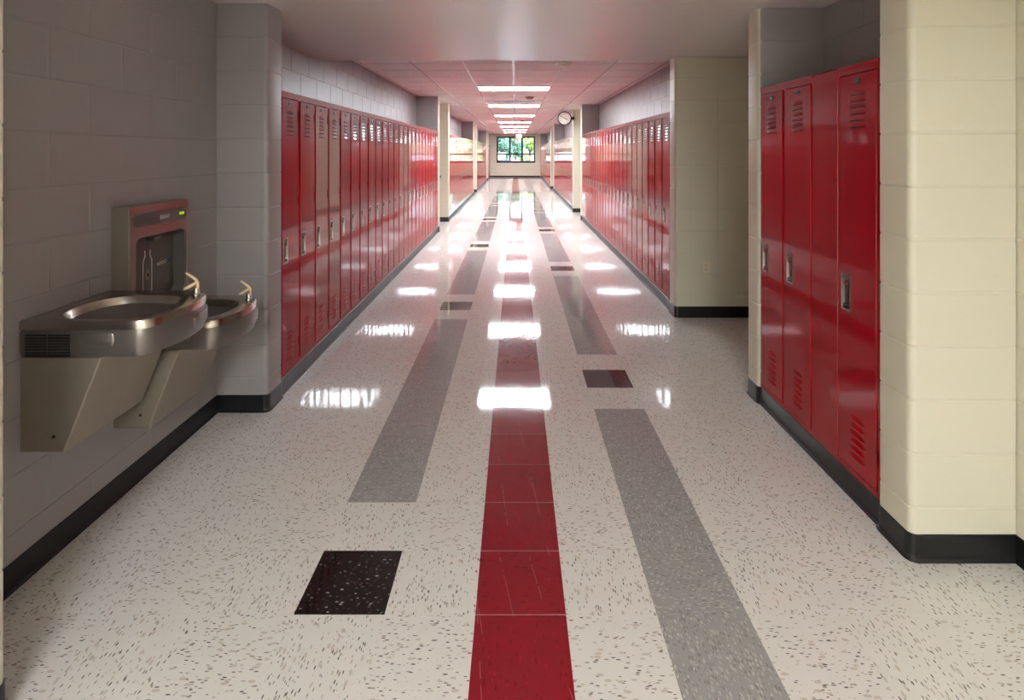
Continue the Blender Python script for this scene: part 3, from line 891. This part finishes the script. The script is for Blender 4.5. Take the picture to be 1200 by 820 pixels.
# ------------------------------------------------------------------ ceiling lights
for i, ly in enumerate(LIGHT_Y):
    lab = 'bright white ceiling light panel, %s from the plaster soffit' % ORD[i]
    t = thing('ceiling_light', lab, 'light', (-0.02, ly, ZC - 0.004), 0, 'ceiling light panels in a line')
    b = MB(); X, Y = CT, CT / 2
    for a in ((-X, X, -Y, -Y + 0.025), (-X, X, Y - 0.025, Y), (-X, -X + 0.025, -Y + 0.025, Y - 0.025), (X - 0.025, X, -Y + 0.025, Y - 0.025)):
        b.box(a[0] + (0.001 if a[0] < 0 else 0), a[1] - 0.001, a[2] + 0.001, a[3] - 0.001, 0, 0.03)
    b.build('frame', lamp_frame, t)
    b = MB(); b.box(-X + 0.024, X - 0.024, -Y + 0.024, Y - 0.024, 0.004, 0.02); b.build('diffuser', lamp_m, t)
for i, ly in enumerate((-2.6, -5.6)):
    t = thing('ceiling_light', 'ceiling light panel in the lobby opposite the window end, %s from the soffit' % ORD[i], 'light', (0, ly, ZC - 0.03), 0, 'lobby ceiling lights')
    b = MB(); X, Y = CT, CT
    for a in ((-X, X, -Y, -Y + 0.03), (-X, X, Y - 0.03, Y), (-X, -X + 0.03, -Y + 0.03, Y - 0.03), (X - 0.03, X, -Y + 0.03, Y - 0.03)): b.box(a[0], a[1], a[2], a[3], 0, 0.03)
    b.build('frame', lamp_frame, t)
    b = MB(); b.box(-X + 0.03, X - 0.03, -Y + 0.03, Y - 0.03, 0.004, 0.02); b.build('diffuser', lamp_m, t)

# ceiling vents
vy = row0 + CT * (vent_row + 0.5)
t = thing('ceiling_vent', 'wide pale blue-white slatted air vent between the first two ceiling lights', 'vent', (-0.02, vy, ZC - 0.004))
b = MB(); X, Y = CT, CT / 2
b.box(-X, X, -Y, Y, 0.012, 0.03); b.build('backing', vent_dark, t)
b = MB()
for a in ((-X, X, -Y, -Y + 0.05), (-X, X, Y - 0.05, Y), (-X, -X + 0.2, -Y + 0.05, Y - 0.05), (X - 0.2, X, -Y + 0.05, Y - 0.05)): b.box(a[0] + 0.001, a[1] - 0.001, a[2] + 0.001, a[3] - 0.001, 0, 0.02)
b.build('frame', vent_m, t)
for k in range(15):
    x = -X + 0.2 + 0.0546 * (k + 0.5)
    b = MB(); b.loops([[(x - 0.016, yy, 0.0), (x + 0.012, yy, 0.0), (x + 0.016, yy, 0.012), (x - 0.012, yy, 0.012)] for yy in (-Y + 0.05, Y - 0.05)]); b.build('slat', vent_m, t)
gy = row0 + CT * (grille_row + 0.5)
t = thing('ceiling_vent', 'square white return air grille beside the centre tee past the second light', 'vent', (-0.02 + CT / 2, gy, ZC - 0.004))
b = MB(); h = CT / 2; b.box(-h, h, -h, h, 0.012, 0.03); b.build('backing', vent_m, t)
b = MB()
for a in ((-h, h, -h, -h + 0.04), (-h, h, h - 0.04, h), (-h, -h + 0.04, -h + 0.04, h - 0.04), (h - 0.04, h, -h + 0.04, h - 0.04)): b.box(*a, 0, 0.02)
b.build('frame', lamp_frame, t)
for k in range(9):
    y = -h + 0.07 + 0.058 * k
    b = MB(); b.box(-h + 0.04, h - 0.04, y - 0.02, y + 0.02, 0.002, 0.01); b.build('slat', lamp_frame, t)

# smoke detectors
def detector(x, y, r, m, label):
    t = thing('smoke_detector', label, 'smoke detector', (x, y, ZC - 0.004))
    b = MB(); b.lathe([(r, 0.001), (r, -0.014), (r * 0.94, -0.018)], 24); b.build('mounting_plate', m, t, True)
    b = MB(); b.lathe([(r * 0.8, -0.018), (r * 0.8, -0.034), (r * 0.7, -0.044), (r * 0.45, -0.05), (0.004, -0.051)], 24); b.build('housing', m, t, True)
detector(0.575, 6.78, 0.105, plastic_w, 'round white smoke detector on the tiled ceiling just past the soffit')
detector(0.28, 11.0, 0.085, plastic_p, 'small taupe round detector between the first light and the vent')
detector(0.25, 19.6, 0.085, plastic_p, 'small taupe round detector between the third and fourth ceiling lights')

# ------------------------------------------------------------------ clock
CY = 14.40
cx_, cz_ = 1.25, 2.393
t = thing('wall_clock', 'round black-rimmed double-sided clock on a bracket from the cream pillar', 'clock', (cx_, CY, cz_))
r = 0.178
b = MB(); b.lathe([(r - 0.028, 0.046), (r - 0.02, 0.055), (r - 0.006, 0.055), (r, 0.048), (r, -0.048), (r - 0.006, -0.055), (r - 0.028, -0.05)], 40, 'y'); b.build('rim', black_p, t, True)
b = MB(); b.lathe([(0.001, 0.047), (r - 0.022, 0.047), (r - 0.022, -0.047), (0.001, -0.047)], 40, 'y')
fc = b.build('dial', clock_face, t)
RXZ = Matrix.Rotation(math.pi / 2, 4, 'X')
for k in range(12):
    a = math.pi / 2 - 2 * math.pi * (k + 1) / 12
    me = text_mesh(str(k + 1), 0.048, black_p); me.transform(RXZ)
    link('numeral', me, fc, (0.118 * math.cos(a), -0.0476, 0.118 * math.sin(a)))
def hand(name, ang, ln, wd, y):
    b = MB(); b.box(-wd / 2, wd / 2, -0.001, 0.001, -0.03, ln); o = b.build(name, black_p, fc, loc=(0, y, 0)); o.rotation_euler = (0, math.radians(ang), 0)
hand('minute_hand', 296, 0.125, 0.010, -0.050)
hand('hour_hand', 115, 0.085, 0.014, -0.053)
b = MB(); b.box(r - 0.01, 1.479 - cx_ - 0.012, -0.02, 0.02, -0.03, 0.03); b.box(1.479 - cx_ - 0.014, 1.479 - cx_ + 0.0, -0.03, 0.03, -0.06, 0.06)
b.box(1.479 - cx_ - 0.014, 1.479 - cx_ + 0.03, -0.02, 0.17, -0.03, 0.03)
b.build('bracket', black_p, t)

# ------------------------------------------------------------------ exit sign
t = thing('exit_sign', 'lit white exit sign with red letters hanging before the window', 'exit sign', (0.194, 30.2, 2.28))
b = MB(); b.box(-0.16, 0.16, -0.02, 0.02, 0.0, 0.20); b.build('housing', plastic_w, t)
b = MB(); b.box(-0.15, 0.15, -0.024, -0.0195, 0.01, 0.19); fc2 = b.build('face', exit_face, t)
me = text_mesh('EXIT', 0.15, exit_red); me.transform(RXZ); link('lettering', me, fc2, (0, -0.0248, 0.1))
b = MB(); b.tube([(0, 0, 0.2), (0, 0, ZC - 2.28)], 0.01, 8); b.build('stem', plastic_w, t, True)

# ------------------------------------------------------------------ power outlet
t = thing('power_outlet', 'ivory duplex power outlet low on the cream pillar', 'outlet', (1.786, 5.3205, 0.4735))
b = MB(); b.loops([[(a, 0.0, c) for a, c in rrect(0.076, 0.122, 0.006, 3)], [(a, -0.004, c) for a, c in rrect(0.076, 0.122, 0.006, 3)], [(a, -0.007, c) for a, c in rrect(0.068, 0.114, 0.005, 3)]], cap0=False); b.build('cover_plate', ivory, t)
for s in (-1, 1):
    b = MB(); b.loops([[(a, -0.0065, s * 0.021 + c) for a, c in rrect(0.034, 0.028, 0.010, 3)], [(a, -0.0095, s * 0.021 + c) for a, c in rrect(0.033, 0.027, 0.010, 3)]], cap0=False); o = b.build('socket', ivory, t)
    for dx in (-0.007, 0.007):
        b = MB(); b.box(dx - 0.0012, dx + 0.0012, -0.0100, -0.0085, s * 0.021 - 0.005, s * 0.021 + 0.006); b.build('slot', slot_m, o)
    b = MB(); b.lathe([(0.0005, 0.0100), (0.003, 0.0100), (0.003, 0.0085)], 8, 'y', c=(0, 0, s * 0.021 - 0.010)); b.build('slot', slot_m, o)
b = MB(); b.lathe([(0.0005, 0.0095), (0.0035, 0.0095), (0.004, 0.006)], 8, 'y'); b.build('screw', chrome, t)

# small dark fitting on the first far left pillar
t = thing('door_stop', 'small dark round door stop on the cream pillar past the first left doorway', 'door stop', (-1.668, 12.577, 0.996))
b = MB(); b.lathe([(0.028, 0.0), (0.028, 0.006), (0.02, 0.01)], 16, 'y'); b.build('plate', dark_steel, t, True)
b = MB(); b.lathe([(0.014, 0.008), (0.018, 0.03), (0.018, 0.045), (0.012, 0.05)], 14, 'y'); b.build('bumper', black_p, t, True)

# ------------------------------------------------------------------ outside the window
grass_m = mat('lawn', (96, 120, 60), 0.9); add_bump(grass_m, 20, 0.5, 0.05, 'World')
asph_m = mat('asphalt', (120, 120, 124), 0.9); add_bump(asph_m, 60, 0.3, 0.01, 'World')
b = MB(); b.box(-60, 60, Y_FAR + 0.25, 130, -0.9, -0.6)
tag(b.build('ground_outside', grass_m), 'green lawn outside the window', 'lawn', kind='structure')
b = MB(); b.box(-60, 60, 46, 58, -0.6, -0.58)
tag(b.build('parking_lot', asph_m), 'grey asphalt parking lot outside the window', 'parking lot', kind='structure')
bark_m = mat('bark', (84, 70, 58), 0.9)
def leaf_mat(name, a, b_):
    m = mat(name, a, 0.6); n, l, p = nodes(m)
    g = n.new('ShaderNodeNewGeometry')
    c = mix_node(n, l, g.outputs['Random Per Island'], lin(*a), lin(*b_)); l.new(c, p.inputs['Base Color'])
    return m
leaf_d = leaf_mat('leaf_blue_green', (62, 92, 88), (96, 128, 100))
leaf_l = leaf_mat('leaf_light_green', (120, 150, 78), (176, 192, 112))
leaf_m2 = leaf_mat('leaf_mid_green', (92, 126, 78), (142, 166, 112))
def tree(x, y, h, rx, n, m, label, size=0.28):
    rnd = random.Random(int(x * 31 + y * 7) + n)
    t = thing('tree', label, 'tree', (x, y, -0.6), 0, 'trees outside the window')
    b = MB(); b.tube([(0, 0, 0), (0.08, 0.05, h * 0.3), (-0.05, 0, h * 0.6), (0.05, 0, h * 0.85)], [0.16, 0.13, 0.09, 0.04], 8)
    for k in range(5):
        a = rnd.uniform(0, 6.28); z0 = h * rnd.uniform(0.3, 0.6)
        b.tube([(0, 0, z0), (math.cos(a) * rx * 0.5, math.sin(a) * rx * 0.5, z0 + h * 0.16), (math.cos(a) * rx * 0.8, math.sin(a) * rx * 0.8, z0 + h * 0.3)], [0.07, 0.05, 0.02], 6)
    b.build('trunk', bark_m, t, True)
    b = MB()
    blobs = [(rnd.uniform(-0.6, 0.6) * rx, rnd.uniform(-0.6, 0.6) * rx, h * rnd.uniform(0.22, 0.88), rx * rnd.uniform(0.3, 0.55)) for k in range(14)]
    for k in range(n):
        bx, by, bz, br = blobs[k % len(blobs)]
        d = Vector((rnd.gauss(0, 1), rnd.gauss(0, 1), rnd.gauss(0, 1))).normalized() * br * rnd.uniform(0.6, 1.0)
        p = Vector((bx, by, bz)) + d
        if p.z < 0.1: continue
        a = Vector((rnd.gauss(0, 1), rnd.gauss(0, 1), rnd.gauss(0, 1))).normalized(); c = a.orthogonal().normalized(); s = size * rnd.uniform(0.6, 1.2)
        i = len(b.v); b.v += [tuple(p - a * s * 0.5), tuple(p + c * s * 0.28), tuple(p + a * s * 0.5), tuple(p - c * s * 0.28)]; b.f.append((i, i + 1, i + 2, i + 3)); b.m.append(0)
    o = link('crown', None) if False else None
    me = bpy.data.meshes.new('crown'); me.from_pydata(b.v, [], b.f); me.materials.append(m)
    link('crown', me, t)
for x, y, h, rx, n, m, lab in (
    (-1.6, 61.5, 5.2, 1.5, 2600, leaf_d, 'dark blue-green tree outside the left window pane'),
    (0.0, 65, 5.4, 1.2, 2200, leaf_d, 'dark blue-green tree behind the middle window pane'),
    (1.7, 68.5, 5.4, 1.3, 2400, leaf_l, 'light yellow-green tree outside the right window pane'),
    (-3.6, 74, 7.5, 2.2, 2600, leaf_l, 'tall light green tree farther off to the left outside'),
    (0.7, 79, 7.5, 2.4, 3000, leaf_m2, 'tall mid-green tree farther off behind the mullion outside'),
    (3.8, 74, 7.0, 2.3, 2600, leaf_m2, 'tall mid-green tree farther off to the right outside'),
    (-1.2, 86, 8.5, 2.6, 2600, leaf_m2, 'tall mid-green tree in the very back outside')):
    tree(x, y, h, rx, n, m, lab)
car_white = mat('car_white', (235, 236, 238), 0.25); car_blue = mat('car_dark_blue', (52, 62, 84), 0.25, coat=0.6); car_glass = mat('car_glass', (30, 38, 48), 0.1); tyre_m = mat('tyre', (24, 24, 25), 0.8)
def vehicle(x, y, prof, width, m, label, wheels, name='car', win_prof=None):
    t = thing(name, label, 'car', (x, y, -0.58))
    b = MB(); b.loops([[(a, yy, c) for a, c in prof] for yy in (-width / 2, width / 2)]); b.build('body', m, t)
    for q in (win_prof or []):
        b = MB(); b.loops([[(a, yy, c) for a, c in q] for yy in (-width / 2 - 0.005, width / 2 + 0.005)]); b.build('window', car_glass, t)
    for wx in wheels:
        for yy in (-width / 2 + 0.08, width / 2 - 0.08):
            b = MB(); b.lathe([(0.18, -0.1), (0.31, -0.1), (0.31, 0.1), (0.18, 0.1)], 18, 'y', c=(wx, yy, 0.31)); b.build('wheel', tyre_m, t, True)
sedan = [(-2.2, 0.3), (2.2, 0.3), (2.25, 0.7), (1.9, 0.85), (1.0, 0.95), (0.4, 1.38), (-0.9, 1.4), (-1.6, 0.98), (-2.2, 0.9)]
swin = [[(0.85, 0.96), (0.35, 1.32), (-0.2, 1.33), (-0.2, 0.96)], [(-0.3, 0.96), (-0.3, 1.33), (-0.85, 1.33), (-1.4, 0.97)]]
vehicle(-3.55, 54.5, [(-2.65, 0.9), (-2.6, 0.35), (2.6, 0.35), (2.6, 2.05), (-1.7, 2.0), (-2.2, 1.15)], 1.9, car_white, 'white van parked outside the left window pane', (-1.7, 1.6), 'van', [[(-2.1, 1.2), (-1.68, 1.85), (-0.9, 1.85), (-0.9, 1.2)]])
vehicle(-1.0, 50.5, sedan, 1.7, car_blue, 'dark blue car parked in front of the white van outside', (-1.4, 1.4), win_prof=swin)
vehicle(0.0, 57.5, [(a * 0.9, c * 0.92) for a, c in sedan], 1.7, car_white, 'white car parked outside the middle window pane', (-1.3, 1.3), win_prof=[[(a * 0.9, c * 0.92) for a, c in q] for q in swin])
